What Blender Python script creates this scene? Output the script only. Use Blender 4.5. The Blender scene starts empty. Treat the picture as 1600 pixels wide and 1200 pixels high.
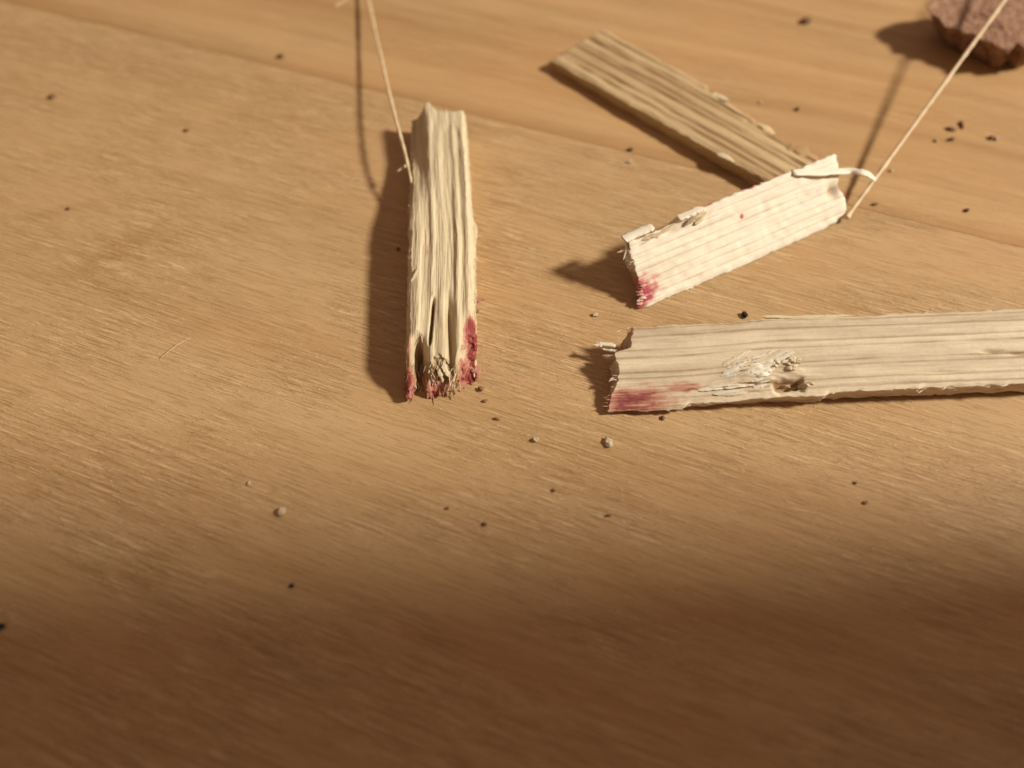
import bpy, math, random
import numpy as np
from mathutils import Vector

# ---------------------------------------------------------------- camera, world, lamp, exposure
S = 0.001                                   # everything below is written in millimetres
F_PX, PITCH, DIST = 1305.0, math.radians(55), 100.0
scene = bpy.context.scene
COL = scene.collection
cam_d = bpy.data.cameras.new('camera')
cam_d.sensor_width = 36.0
cam_d.lens = 36.0 * F_PX / 1600.0
cam_d.clip_start = 0.002
cam_d.clip_end = 10
cam = bpy.data.objects.new('camera', cam_d)
COL.objects.link(cam)
cam.location = (0, -DIST * math.cos(PITCH) * S, DIST * math.sin(PITCH) * S)
cam.rotation_euler = (math.pi / 2 - PITCH, 0, 0)
cam_d.dof.use_dof = True
cam_d.dof.focus_distance = 0.101
cam_d.dof.aperture_fstop = 12.0
scene.camera = cam

world = bpy.data.worlds.new('World')
scene.world = world
world.use_nodes = True
wb = world.node_tree.nodes['Background']
wb.inputs['Color'].default_value = (1.0, 0.675, 0.52, 1)
wb.inputs['Strength'].default_value = 0.29

LAMP_EL, LAMP_AZ, LAMP_D = math.radians(37.5), math.radians(-1.5), 1200.0
LDIR = Vector((math.cos(LAMP_EL) * math.cos(LAMP_AZ), math.cos(LAMP_EL) * math.sin(LAMP_AZ), math.sin(LAMP_EL)))
lamp_d = bpy.data.lights.new('desk_lamp_light', 'AREA')
lamp_d.shape = 'DISK'
lamp_d.size = 0.130
lamp_d.energy = 23.0
lamp_d.color = (1.0, 0.985, 0.93)
lamp = bpy.data.objects.new('desk_lamp_light', lamp_d)
COL.objects.link(lamp)
lamp.location = (Vector((8, 15, 0)) + LDIR * LAMP_D) * S
lamp.rotation_euler = LDIR.to_track_quat('Z', 'Y').to_euler()

vs = scene.view_settings
vs.view_transform = 'Standard'
vs.look = 'None'
vs.exposure = 0.0
vs.gamma = 1.0

# ---------------------------------------------------------------- helpers
CAM = np.array([0, -DIST * math.cos(PITCH), DIST * math.sin(PITCH)])
FW = np.array([0, math.cos(PITCH), -math.sin(PITCH)])
UP = np.array([0, math.sin(PITCH), math.cos(PITCH)])
RT = np.array([1.0, 0, 0])


def ray(px, py):
    return FW + RT * (px - 800) / F_PX - UP * (py - 600) / F_PX


def at(px, py, z=0.0):
    """point (mm) where the ray through a photo pixel meets the height z"""
    d = ray(px, py)
    return CAM + d * ((z - CAM[2]) / d[2])


def _h(i, j, k, seed):
    n = (i * 374761393 + j * 668265263 + k * 2147483647 + seed * 1274126177) & 0xFFFFFFFF
    n = ((n ^ (n >> 13)) * 1274126177) & 0xFFFFFFFF
    n = ((n ^ (n >> 16)) * 2246822519) & 0xFFFFFFFF
    return ((n ^ (n >> 15)) & 0xFFFF) / 65535.0


def noise(x, y, z=0.0, seed=0):
    """value noise 0..1 on numpy arrays"""
    x, y, z = np.broadcast_arrays(np.asarray(x, float), np.asarray(y, float), np.asarray(z, float))
    xi, yi, zi = (np.floor(a).astype(np.int64) for a in (x, y, z))
    xf, yf, zf = x - xi, y - yi, z - zi
    xf, yf, zf = (a * a * a * (a * (a * 6 - 15) + 10) for a in (xf, yf, zf))
    r = 0
    for a in (0, 1):
        for b in (0, 1):
            for c in (0, 1):
                w = (xf if a else 1 - xf) * (yf if b else 1 - yf) * (zf if c else 1 - zf)
                r = r + w * _h(xi + a, yi + b, zi + c, seed)
    return r


def sn(x, y, z=0.0, seed=0):
    return noise(x, y, z, seed) * 2 - 1


def fbm(x, y, z=0.0, seed=0, o=3):
    r, a, f, t = 0, 1.0, 1.0, 0
    for i in range(o):
        r = r + a * sn(np.asarray(x) * f, np.asarray(y) * f, np.asarray(z) * f, seed + i * 17)
        t += a
        a *= .5
        f *= 2.03
    return r / t


def sstep(a, b, x):
    t = np.clip((np.asarray(x, float) - a) / (b - a), 0, 1)
    return t * t * (3 - 2 * t)


def gauss(x, c, w):
    return np.exp(-((np.asarray(x) - c) / w) ** 2)


def empty(name, loc=(0, 0, 0)):
    o = bpy.data.objects.new(name, None)
    o.empty_display_size = 0.005
    COL.objects.link(o)
    o.location = Vector(loc) * S
    return o


def tag(o, label=None, cat=None, group=None, kind=None):
    for k, v in (('label', label), ('category', cat), ('group', group), ('kind', kind)):
        if v:
            o[k] = v
    return o


def mesh_obj(name, verts, faces, mat, parent=None, attrs=None, smooth=True):
    """verts in mm (world); the object sits at its parent's base, or at its own base"""
    v = np.asarray(verts, float)
    if parent is not None:
        org = np.array(parent.location) / S
    else:
        org = np.array([v[:, 0].mean(), v[:, 1].mean(), v[:, 2].min()])
    me = bpy.data.meshes.new(name)
    if isinstance(faces, np.ndarray):
        n, m = faces.shape
        me.vertices.add(len(v))
        me.vertices.foreach_set('co', ((v - org) * S).astype(np.float32).ravel())
        me.loops.add(n * m)
        me.loops.foreach_set('vertex_index', faces.astype(np.int32).ravel())
        me.polygons.add(n)
        me.polygons.foreach_set('loop_start', np.arange(0, n * m, m, dtype=np.int32))
    else:
        me.from_pydata([tuple(p) for p in (v - org) * S], [], [tuple(q) for q in faces])
    me.update(calc_edges=True)
    me.polygons.foreach_set('use_smooth', np.full(len(me.polygons), smooth))
    for k, a in (attrs or {}).items():
        a = np.asarray(a, np.float32)
        if a.ndim == 2:
            at_ = me.attributes.new(k, 'FLOAT_VECTOR', 'POINT')
            at_.data.foreach_set('vector', a.ravel())
        else:
            at_ = me.attributes.new(k, 'FLOAT', 'POINT')
            at_.data.foreach_set('value', a)
    me.validate()
    me.materials.append(mat)
    o = bpy.data.objects.new(name, me)
    COL.objects.link(o)
    if parent is not None:
        o.parent = parent
    else:
        o.location = Vector(org) * S
    return o


# ---------------------------------------------------------------- node helpers
class NT:
    def __init__(self, name):
        self.m = bpy.data.materials.new(name)
        self.m.use_nodes = True
        self.t = self.m.node_tree
        self.b = self.t.nodes['Principled BSDF']

    def n(self, kind, **kw):
        nd = self.t.nodes.new(kind)
        for k, v in kw.items():
            setattr(nd, k, v)
        return nd

    def put(self, sock, v):
        if isinstance(v, bpy.types.NodeSocket):
            self.t.links.new(v, sock)
        else:
            sock.default_value = v

    def math(self, op, a, b=None, c=None, clamp=False):
        nd = self.n('ShaderNodeMath', operation=op, use_clamp=clamp)
        for i, v in enumerate((a, b, c)):
            if v is not None:
                self.put(nd.inputs[i], v)
        return nd.outputs[0]

    def mix(self, f, a, b, mode='MIX'):
        nd = self.n('ShaderNodeMix', data_type='RGBA', blend_type=mode)
        self.put(nd.inputs[0], f)
        self.put(nd.inputs[6], a if isinstance(a, bpy.types.NodeSocket) else (*a, 1))
        self.put(nd.inputs[7], b if isinstance(b, bpy.types.NodeSocket) else (*b, 1))
        return nd.outputs[2]

    def noise(self, vec, scale=1.0, detail=2.0, rough=.5, dist=0.0):
        nd = self.n('ShaderNodeTexNoise')
        self.put(nd.inputs['Vector'], vec)
        nd.inputs['Scale'].default_value = scale
        nd.inputs['Detail'].default_value = detail
        nd.inputs['Roughness'].default_value = rough
        nd.inputs['Distortion'].default_value = dist
        return nd.outputs['Fac']

    def mapv(self, vec, scale=(1, 1, 1), rot=(0, 0, 0), loc=(0, 0, 0)):
        nd = self.n('ShaderNodeMapping')
        self.put(nd.inputs['Vector'], vec)
        nd.inputs['Scale'].default_value = scale
        nd.inputs['Rotation'].default_value = rot
        nd.inputs['Location'].default_value = loc
        return nd.outputs[0]

    def ramp(self, f, *stops):
        nd = self.n('ShaderNodeMapRange', interpolation_type='SMOOTHSTEP')
        self.put(nd.inputs[0], f)
        for i, v in enumerate(stops):
            nd.inputs[i + 1].default_value = v
        return nd.outputs[0]

    def attr(self, name, vec=False):
        nd = self.n('ShaderNodeAttribute', attribute_name=name)
        return nd.outputs['Vector' if vec else 'Fac']

    def bump(self, h, strength, dist, normal=None):
        nd = self.n('ShaderNodeBump')
        nd.inputs['Strength'].default_value = strength
        nd.inputs['Distance'].default_value = dist
        self.put(nd.inputs['Height'], h)
        if normal is not None:
            self.put(nd.inputs['Normal'], normal)
        return nd.outputs[0]

    def done(self, color=None, rough=.6, spec=.3, normal=None, sss=0.0):
        b = self.b
        if color is not None:
            self.put(b.inputs['Base Color'], color if isinstance(color, bpy.types.NodeSocket) else (*color, 1))
        self.put(b.inputs['Roughness'], rough)
        b.inputs['Specular IOR Level'].default_value = spec
        if normal is not None:
            self.put(b.inputs['Normal'], normal)
        if sss:
            b.inputs['Subsurface Weight'].default_value = sss
            b.inputs['Subsurface Radius'].default_value = (1.0, .6, .3)
            b.inputs['Subsurface Scale'].default_value = 0.0009
        return self.m


GRAIN = math.radians(-20.7)                 # direction of the table's boards
GU = np.array([math.cos(GRAIN), math.sin(GRAIN)])
GV = np.array([-math.sin(GRAIN), math.cos(GRAIN)])


def guv(px, py):
    p = at(px, py)[:2]
    return float(p @ GU), float(p @ GV)


def table_material(name, light, dark, relief, bands, smears=()):
    """pine board: object coordinates of a plank are (along grain, across grain, height) in metres"""
    k = NT(name)
    tc = k.n('ShaderNodeTexCoord').outputs['Object']
    mm = k.mapv(tc, (1000, 1000, 1000))
    warp = k.noise(k.mapv(mm, (.012, .03, 1)), 1, 2)
    sep = k.n('ShaderNodeSeparateXYZ')
    k.put(sep.inputs[0], mm)
    u, v0 = sep.outputs[0], sep.outputs[1]
    v = k.math('ADD', v0, k.math('MULTIPLY', k.math('SUBTRACT', warp, .5), 7.0))
    comb = k.n('ShaderNodeCombineXYZ')
    k.put(comb.inputs[0], u)
    k.put(comb.inputs[1], v)
    wv = comb.outputs[0]
    broad = k.noise(k.mapv(wv, (.006, .11, 1)), 1, 3, .55)
    mid = k.noise(k.mapv(wv, (.02, .5, 1), loc=(3, 9, 0)), 1, 3, .6)
    fine = k.noise(k.mapv(wv, (.09, 2.2, 1), loc=(7, 1, 0)), 1, 3, .6)
    blot = k.noise(k.mapv(mm, (.03, .05, 1), loc=(1, 5, 0)), 1, 3, .5)
    g = k.math('ADD', k.math('MULTIPLY', k.ramp(broad, .38, .66, 0, 1), .42),
               k.math('ADD', k.math('MULTIPLY', k.ramp(mid, .40, .70, 0, 1), .28),
                      k.math('ADD', k.math('MULTIPLY', k.ramp(fine, .35, .75, 0, 1), .20), k.math('MULTIPLY', k.ramp(k.noise(k.mapv(mm, (.5, 8.5, 1), loc=(2, 17, 0)), 1, 2, .6), .35, .68, 0, 1), .16))))
    for (c, w_up, w_dn, amt) in bands:                # growth-ring lines: sharp on one side, fading on the other
        d = k.math('SUBTRACT', v0 if amt > .5 else v, c)
        up = k.ramp(d, 0, w_up, 1, 0)
        dn = k.ramp(d, -w_dn, 0, 0, 1)
        g = k.math('ADD', g, k.math('MULTIPLY', k.math('MULTIPLY', up, dn),
                                    k.math('MULTIPLY', k.ramp(blot, .2, .8, .75, 1.1), amt)))
    for (su, sv, ru, rv, ang, amt) in smears:          # old worn smears in the lacquer
        mp = k.mapv(mm, (1, 1, 1), loc=(-su, -sv, 0))
        mp = k.mapv(mp, (1, 1, 0), rot=(0, 0, ang))
        mp = k.mapv(mp, (1 / ru, 1 / rv, 0))
        ln = k.n('ShaderNodeVectorMath', operation='LENGTH')
        k.put(ln.inputs[0], mp)
        dd = k.math('ADD', ln.outputs['Value'], k.math('MULTIPLY', k.math('SUBTRACT', mid, .5), .8))
        g = k.math('ADD', g, k.ramp(dd, .2, 1.1, amt, 0))
    col = k.mix(k.math('MINIMUM', g, 1.0), light, dark)
    col = k.mix(k.ramp(blot, .35, .65, 0, .26), col, (light[0] * 1.03, light[1] * .86, light[2] * .74))
    # torn short fibres in the lacquer
    fw = k.noise(k.mapv(mm, (.25, .25, 1)), 1, 2)
    mm2 = k.n('ShaderNodeVectorMath', operation='ADD')
    k.put(mm2.inputs[0], mm)
    cmb2 = k.n('ShaderNodeCombineXYZ')
    k.put(cmb2.inputs[1], k.math('MULTIPLY', k.math('SUBTRACT', fw, .5), .45))
    k.put(mm2.inputs[1], cmb2.outputs[0])
    dv = mm2.outputs[0]
    d1 = k.noise(k.mapv(dv, (.17, 2.9, 1), rot=(0, 0, .03)), 1, 3, .6)
    d2 = k.noise(k.mapv(dv, (.33, 4.6, 1), rot=(0, 0, -.04), loc=(4, 4, 0)), 1, 2, .6)
    d3 = k.noise(k.mapv(dv, (1.1, 2.6, 1), loc=(14, 2, 0)), 1, 2, .5, .5)
    patch = k.ramp(k.noise(k.mapv(mm, (.045, .09, 1), loc=(31, 8, 0)), 1, 2), .34, .62, .25, 1)
    d4 = k.noise(k.mapv(mm, (.10, 3.9, 1), rot=(0, 0, .015), loc=(41, 7, 0)), 1, 2, .5)
    fl = k.noise(k.mapv(mm, (1.9, 3.4, 1), loc=(5, 61, 0)), 1, 2, .55, .8)
    s1, s2, s4, sf = k.ramp(d1, .54, .62, 0, 1), k.ramp(d2, .54, .63, 0, 1), k.ramp(d4, .57, .66, 0, 1), k.ramp(fl, .62, .665, 0, 1)
    n1, n2 = k.ramp(d1, .36, .45, 1, 0), k.ramp(d4, .33, .42, 1, 0)
    dash = k.math('ADD', k.math('MULTIPLY', s1, 1.0), k.math('ADD', k.math('MULTIPLY', s2, .55), k.math('MULTIPLY', s4, .8)))
    dash = k.math('ADD', dash, k.math('MULTIPLY', sf, 1.2))
    hgt = k.math('MULTIPLY', dash, patch)
    hgt = k.math('ADD', hgt, k.math('MULTIPLY', fine, .35))
    hgt = k.math('SUBTRACT', hgt, k.math('MULTIPLY', n1, .7))
    pal = (light[0] * 1.30, light[1] * 1.36, light[2] * 1.48)
    lite = k.math('MULTIPLY', k.math('ADD', k.math('MULTIPLY', k.math('MAXIMUM', s1, s4), .68), k.math('MULTIPLY', sf, .75)), patch)
    col = k.mix(k.math('MULTIPLY', lite, relief, None, True), col, pal)
    dk = k.math('MULTIPLY', k.math('MAXIMUM', n1, n2), k.math('MULTIPLY', patch, .50))
    pore = k.noise(k.mapv(mm, (.7, 5.5, 1), loc=(77, 3, 0)), 1, 1, .5)
    dk = k.math('MAXIMUM', dk, k.ramp(pore, .245, .29, .75, 0))
    col = k.mix(k.math('MULTIPLY', dk, relief, None, True), col, (dark[0] * .80, dark[1] * .74, dark[2] * .62))
    nr = k.bump(hgt, 1.0, 0.00005 * relief)
    rough = k.ramp(fine, .3, .8, .42, .60)
    return k.done(col, rough, .30, nr)


def stick_material(name, light, dark, stain=(.20, .016, .014), stain2=(.40, .115, .08), brown=(.30, .15, .05), rough=.62, bump=.00012, sss=.12):
    k = NT(name)
    gc = k.attr('gc', True)                  # (along, across, depth) in millimetres, carried by the mesh
    fine = k.noise(k.mapv(gc, (.16, 4.5, 4.5)), 1, 3, .6)
    mid = k.noise(k.mapv(gc, (.10, .8, .8), loc=(3, 3, 3)), 1, 2, .5)
    peb = k.noise(k.mapv(gc, (1.0, 1.4, 1.4), loc=(8, 3, 1)), 1, 3, .6)
    f = k.math('ADD', k.attr('grain'), k.math('MULTIPLY', k.ramp(fine, .35, .75, 0, 1), .22))
    f = k.math('ADD', f, k.math('MULTIPLY', k.ramp(mid, .4, .75, 0, 1), .20))
    f = k.math('ADD', f, k.math('MULTIPLY', k.ramp(peb, .5, .8, 0, 1), .12), clamp=True)
    col = k.mix(f, light, dark)
    col = k.mix(k.math('MINIMUM', k.attr('brown'), 1.0), col, brown)
    st = k.math('ADD', k.attr('stain'), k.math('MULTIPLY', k.math('SUBTRACT', peb, .5), .5))
    fib = k.math('MULTIPLY', k.math('SUBTRACT', fine, .5), 1.25)
    pale = k.ramp(k.math('ADD', st, fib), .12, .52, 0, .80)
    deep = k.ramp(k.math('ADD', st, fib), .50, .95, 0, .92)
    gate = k.ramp(k.attr('stain'), .02, .12, 0, 1)
    col = k.mix(k.math('MULTIPLY', pale, gate), col, stain2)
    col = k.mix(k.math('MULTIPLY', deep, gate), col, stain)
    h = k.math('ADD', fine, k.math('MULTIPLY', peb, .5))
    return k.done(col, rough, .25, k.bump(h, 1.0, bump), sss)


def plain(name, a, b, scale=1500, rough=.7, bump=.0002, spec=.25):
    k = NT(name)
    tc = k.n('ShaderNodeTexCoord').outputs['Object']
    nz = k.noise(tc, scale, 3, .6)
    return k.done(k.mix(k.ramp(nz, .35, .7, 0, 1), a, b), rough, spec, k.bump(nz, 1.0, bump))


# ---------------------------------------------------------------- the table
V_JOINT = 45.5
top = empty('tabletop', (0, 0, 0))
tag(top, kind='structure')
front_bands = [(V_JOINT - 6, 1.5, 3.0, .16), (V_JOINT - 17, 1.2, 4, .20), (V_JOINT - 27, 2.0, 3, .18), (-6, 3, 2, .14)]
back_bands = [(V_JOINT + .1, 4.2, .1, .68), (V_JOINT + 18.5, 3.2, 2.2, .50), (V_JOINT + 9.5, 2.0, 2.5, .2),
              (V_JOINT + 31, 4, 1.5, .3), (V_JOINT + 45, 3, 2, .4)]
su, sv = guv(190, 388)
su2, sv2 = guv(110, 325)
M_FRONT = table_material('pine_board_front', (.496, .314, .145), (.375, .212, .083), 1.0, front_bands,
                         [(su, sv, 8.0, 2.6, math.radians(-66), .85), (su2, sv2, 7, 1.5, math.radians(-40), .45)])
M_BACK = table_material('pine_board_back', (.490, .300, .132), (.345, .188, .072), .42, back_bands)


def plank(v0, v1, u0, u1, mat, thick=18.0):
    g = .02                                  # half the glue line
    r = .05                                  # eased long edges
    prof = [(v0 + g, -thick), (v0 + g, -r), (v0 + g + r, 0.0), (v1 - g - r, 0.0), (v1 - g, -r), (v1 - g, -thick)]
    vs_, fs = [], []
    for u in (u0, u1):
        vs_ += [(u, a, b) for a, b in prof]
    n = len(prof)
    for i in range(n):
        fs.append((i, (i + 1) % n, n + (i + 1) % n, n + i))
    fs += [tuple(range(n))[::-1], tuple(range(n, 2 * n))]
    me = bpy.data.meshes.new('plank')
    me.from_pydata([(x * S, y * S, z * S) for x, y, z in vs_], [], fs)
    me.update()
    me.materials.append(mat)
    o = bpy.data.objects.new('plank', me)
    COL.objects.link(o)
    o.rotation_euler = (0, 0, GRAIN)
    o.parent = top
    return o


for i in range(-2, 3):
    v0 = V_JOINT + i * 112.0
    plank(v0, v0 + 112.0, -380, 380, M_FRONT if i in (-1, 1) else M_BACK)

# ---------------------------------------------------------------- broken sticks


class Stick:
    """a split length of wood. x runs along it; a cross-section has corners
    A (s=0) and B (s=1) on its upper face and C, D below them, as (h, z) in mm."""

    def __init__(self, origin, heading, length, stations, u0, u1, relief, grain, stain, brown=None,
                 edge_a=None, edge_b=None, side=.10, nu=340, ns=96, nt=40, rnd=.06, lift=0.0):
        self.o = np.array([origin[0], origin[1], lift])
        self.ax = np.array([math.cos(heading), math.sin(heading), 0])
        self.hd = np.array([-math.sin(heading), math.cos(heading), 0])
        self.L, self.st = length, stations
        self.__dict__.update(u0=u0, u1=u1, relief=relief, grain=grain, stain=stain, brown=brown, edge_a=edge_a,
                             edge_b=edge_b, side=side, nu=nu, ns=ns, nt=nt, rnd=rnd)

    def corner(self, x, i):
        xs = [q[0] for q in self.st]
        return (np.interp(x, xs, [q[1][i][0] for q in self.st]), np.interp(x, xs, [q[1][i][1] for q in self.st]))

    def pos(self, x, s, t, disp=True):
        x, s, t = (np.asarray(a, float) for a in (x, s, t))
        A, B, C, D = (self.corner(x, i) for i in range(4))
        wt = np.hypot(B[0] - A[0], B[1] - A[1]) + 1e-6
        dh, dz = (B[0] - A[0]) / wt, (B[1] - A[1]) / wt
        q = s * wt
        if self.edge_a is not None:
            q = q + (1 - s) * self.edge_a(x, t)
        if self.edge_b is not None:
            q = q - s * self.edge_b(x, t)
        ss = q / wt
        h = (A[0] * (1 - ss) + B[0] * ss) * t + (C[0] * (1 - ss) + D[0] * ss) * (1 - t)
        z = (A[1] * (1 - ss) + B[1] * ss) * t + (C[1] * (1 - ss) + D[1] * ss) * (1 - t)
        if disp:
            e = np.abs(2 * s - 1)
            n = t ** 1.5 * self.relief(x, q)
            e2 = np.abs(2 * t - 1)
            corner = np.clip((e - .9) / .1, 0, 1) * np.clip((e2 - .8) / .2, 0, 1)
            h = h - dz * n
            z = z + dh * n
            ht, zt = h.mean() if h.ndim else h, z.mean() if z.ndim else z
            sd = self.side * np.sign(s - .5) * e ** 8 * (fbm(x * .35, t * 5, s * 2, 5) + .8 * sn(x * 1.6, t * 9, s * 3, 6) - .6 * corner)
            h = h + sd * dh
            z = z + sd * dz - t * corner * .22
            z = np.maximum(z, .012)
        return self.o + self.ax * np.expand_dims(x, -1) + self.hd * np.expand_dims(h, -1) + np.array([0, 0, 1.0]) * np.expand_dims(z, -1), q, wt

    def local(self, px, py):
        """(x, q) on the upper face for a photo pixel"""
        xm = self.L / 2
        A, B = self.corner(xm, 0), self.corner(xm, 1)
        P = self.o + self.hd * A[0] + np.array([0, 0, A[1]])
        e = self.hd * (B[0] - A[0]) + np.array([0, 0, B[1] - A[1]])
        e = e / np.linalg.norm(e)
        N = np.cross(self.ax, e)
        d = ray(px, py)
        R = CAM + d * (((P - CAM) @ N) / (d @ N))
        return float((R - self.o) @ self.ax), float((R - P) @ e)

    def on(self, px, py, lift=0.0):
        """world point on the displaced upper face for a photo pixel"""
        x, q = self.local(px, py)
        A, B = self.corner(x, 0), self.corner(x, 1)
        wt = math.hypot(B[0] - A[0], B[1] - A[1])
        p, _, _ = self.pos(np.array([x]), np.array([min(max(q / wt, 0), 1)]), np.array([1.0]))
        n = np.cross(self.ax, self.hd * (B[0] - A[0]) + np.array([0, 0, B[1] - A[1]]))
        n = n / np.linalg.norm(n)
        return p[0] + n * lift

    def build(self, name, mat, parent):
        nu, ns, nt = self.nu, self.ns, self.nt
        lin = np.linspace(0, 1, nu + 1)
        al = .55 * lin + .45 * (.5 - .5 * np.cos(math.pi * lin))
        sl, tl = np.linspace(0, 1, ns + 1), np.linspace(0, 1, nt + 1)
        idx = -np.ones((nu + 1, ns + 1, nt + 1), np.int64)
        surf = np.zeros(idx.shape, bool)
        surf[[0, -1]] = True
        surf[:, [0, -1]] = True
        surf[:, :, [0, -1]] = True
        I, J, K = np.nonzero(surf)
        idx[I, J, K] = np.arange(len(I))
        a, s, t = al[I], sl[J], tl[K]
        x0, x1 = self.u0(s, t), self.L + self.u1(s, t)
        x = x0 + (x1 - x0) * a
        P, q, wt = self.pos(x, s, t)

        def grid(m, flip):
            f = np.stack([m[:-1, :-1], m[1:, :-1], m[1:, 1:], m[:-1, 1:]], -1).reshape(-1, 4)
            return f[:, ::-1] if flip else f
        F = np.concatenate([grid(idx[:, :, -1], False), grid(idx[:, :, 0], True), grid(idx[:, 0, :], False),
                            grid(idx[:, -1, :], True), grid(idx[0], True), grid(idx[-1], False)])
        depth = (1 - t) * 4.0
        at_ = dict(gc=np.stack([x, q + .5 * depth, depth], -1), grain=np.clip(self.grain(x, q, t), 0, 1),
                   stain=np.clip(self.stain(x, q, t), 0, 1),
                   brown=np.clip(self.brown(x, q, t), 0, 1) if self.brown else np.zeros(len(x)))
        return mesh_obj(name, P, F, mat, parent, at_)


def splinter(pts, w, th, mat, parent, seed=0, tip=(.35, .1), stain=0.0, brown=0.0, name='splinter', flat=None, smooth=False):
    """a torn strip of wood through the points (mm), tapering to its ends"""
    pts = [np.asarray(p, float) for p in pts]
    n = 14 if not smooth else 28
    P = []
    for i in range(n + 1):
        f = i / n * (len(pts) - 1)
        k = min(int(f), len(pts) - 2)
        g = f - k
        p0, p1, p2, p3 = (pts[min(max(k + d, 0), len(pts) - 1)] for d in (-1, 0, 1, 2))
        P.append(.5 * (2 * p1 + (p2 - p0) * g + (2 * p0 - 5 * p1 + 4 * p2 - p3) * g * g + (3 * p1 - p0 - 3 * p2 + p3) * g ** 3))
    P = np.array(P)
    V, Fc, gc, stn = [], [], [], []
    ring = [(-.5, -.5), (-.5, .3), (-.2, .5), (.2, .5), (.5, .3), (.5, -.5)]
    m = len(ring)
    dist = 0
    for i in range(n + 1):
        T = P[min(i + 1, n)] - P[max(i - 1, 0)]
        T = T / (np.linalg.norm(T) + 1e-9)
        upv = np.array(flat if flat is not None else (0, 0, 1.0), float)
        Wd = np.cross(T, upv)
        Wd /= np.linalg.norm(Wd) + 1e-9
        Nn = np.cross(Wd, T)
        f = i / n
        tp = min(1, tip[0] + f * 5) * min(1, tip[1] + (1 - f) * 2.5)
        ww = w * tp * (1 + (.12 if smooth else .35) * float(sn(i * .9, seed * 3.7)))
        tt = th * (.5 + .5 * tp)
        if i:
            dist += np.linalg.norm(P[i] - P[i - 1])
        for a, b in ring:
            jit = (.06 if smooth else .20) * w * float(sn(i * .75, a * 3, b * 3, seed))
            v = P[i] + Wd * (a * ww + jit) + Nn * b * tt
            v[2] = max(v[2], .01)
            V.append(v)
            gc.append((dist + seed, a * ww + seed, b * tt))
            stn.append(stain)
    for i in range(n):
        for j in range(m):
            Fc.append((i * m + j, i * m + (j + 1) % m, (i + 1) * m + (j + 1) % m, (i + 1) * m + j))
    Fc += [tuple(range(m))[::-1], tuple(range(n * m, n * m + m))]
    k = len(V)
    return mesh_obj(name, V, Fc, mat, parent, dict(gc=np.array(gc), grain=np.zeros(k), stain=np.full(k, stain), brown=np.full(k, brown)), smooth=smooth)


def lines(q, x, pos, w, seed, wob=.12):
    g = 0
    for i, c in enumerate(pos):
        y = q - c - wob * sn(x * .12, i * 3.3, 0, seed) - .3 * wob * sn(x * .6, i * 5.1, 0, seed + 1)
        g = np.maximum(g, np.exp(-(y / w) ** 2) * (.35 + .65 * noise(x * .35, i * 7.7, 0, seed + 2)))
    return g


def ragged(amp, fs=1.6, seed=0):
    """a torn end: bundles of fibres broken at different lengths"""
    def f(s, t):
        q, d = s * 8.5, t * 4.5
        b = np.floor(noise(q * fs, d * fs, 0, seed) * 5) / 5 - .5
        return amp * (1.0 * b + .9 * sn(q * .5, d * .4, 0, seed + 1) + .38 * sn(q * 3.6, d * 3.6, 0, seed + 2) + .14 * sn(q * 8, d * 8, 0, seed + 3))
    return f


def fringe(st, mat, parent, n, seed, where, ln=(.4, 1.6), stain=None):
    """hair-thin broken fibres on a torn end ('start', 'end') or along the edges ('edge')"""
    rg = np.random.RandomState(seed)
    V, Fc, gc, stn = [], [], [], []
    for i in range(n):
        s_, t_ = rg.rand(), rg.rand() ** .7
        if where == 'edge':
            x = rg.uniform(.5, min(st.L - .5, 60))
            s_, t_ = float(rg.rand() > .5), rg.uniform(.3, 1)
            d = st.ax * rg.choice((-1, 1)) + st.hd * (.5 if s_ else -.5) * rg.uniform(.2, 1.2) + np.array([0, 0, rg.uniform(-.3, .3)])
        else:
            x = float(st.u0(np.array([s_]), np.array([t_]))[0]) if where == 'start' else st.L + float(st.u1(np.array([s_]), np.array([t_]))[0])
            d = st.ax * (-1 if where == 'start' else 1) + st.hd * rg.normal(0, .22) + np.array([0, 0, rg.normal(-.05, .16)])
            x = x + (.15 if where == 'start' else -.15)
        p, q_, _ = st.pos(np.array([x]), np.array([s_]), np.array([t_]))
        p = p[0]
        d = d / np.linalg.norm(d)
        L_ = rg.uniform(*ln) * rg.rand() ** .5
        a = np.cross(d, (.3, .2, .9))
        a /= np.linalg.norm(a)
        b = np.cross(a, d)
        w = rg.uniform(.03, .08)
        bend = (a * rg.normal(0, .1) + b * rg.normal(0, .1)) * L_
        k0 = len(V)
        for f, c in ((0, 1.0), (.55, .8)):
            m_ = p + d * L_ * f + bend * f * f
            V += [m_ + a * w * c, m_ + b * w * c * .6, m_ - a * w * c, m_ - b * w * c * .6]
        V.append(p + d * L_ + bend)
        for j in range(4):
            Fc.append((k0 + j, k0 + (j + 1) % 4, k0 + 4 + (j + 1) % 4, k0 + 4 + j))
            Fc.append((k0 + 4 + j, k0 + 4 + (j + 1) % 4, k0 + 8))
        sv_ = 0.0 if stain is None else float(np.clip(stain(np.array([x]), q_, np.array([t_]))[0], 0, 1))
        gc += [(x, float(q_[0]) + i, i * .37)] * 9
        stn += [sv_] * 9
    V = np.array(V)
    V[:, 2] = np.maximum(V[:, 2], .012)
    k = len(V)
    o = mesh_obj('fibre_fringe', V, Fc, mat, parent, dict(gc=np.array(gc), grain=np.full(k, .1), stain=np.array(stn), brown=np.zeros(k)), smooth=False)
    o['kind'] = 'stuff'
    return o


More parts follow.
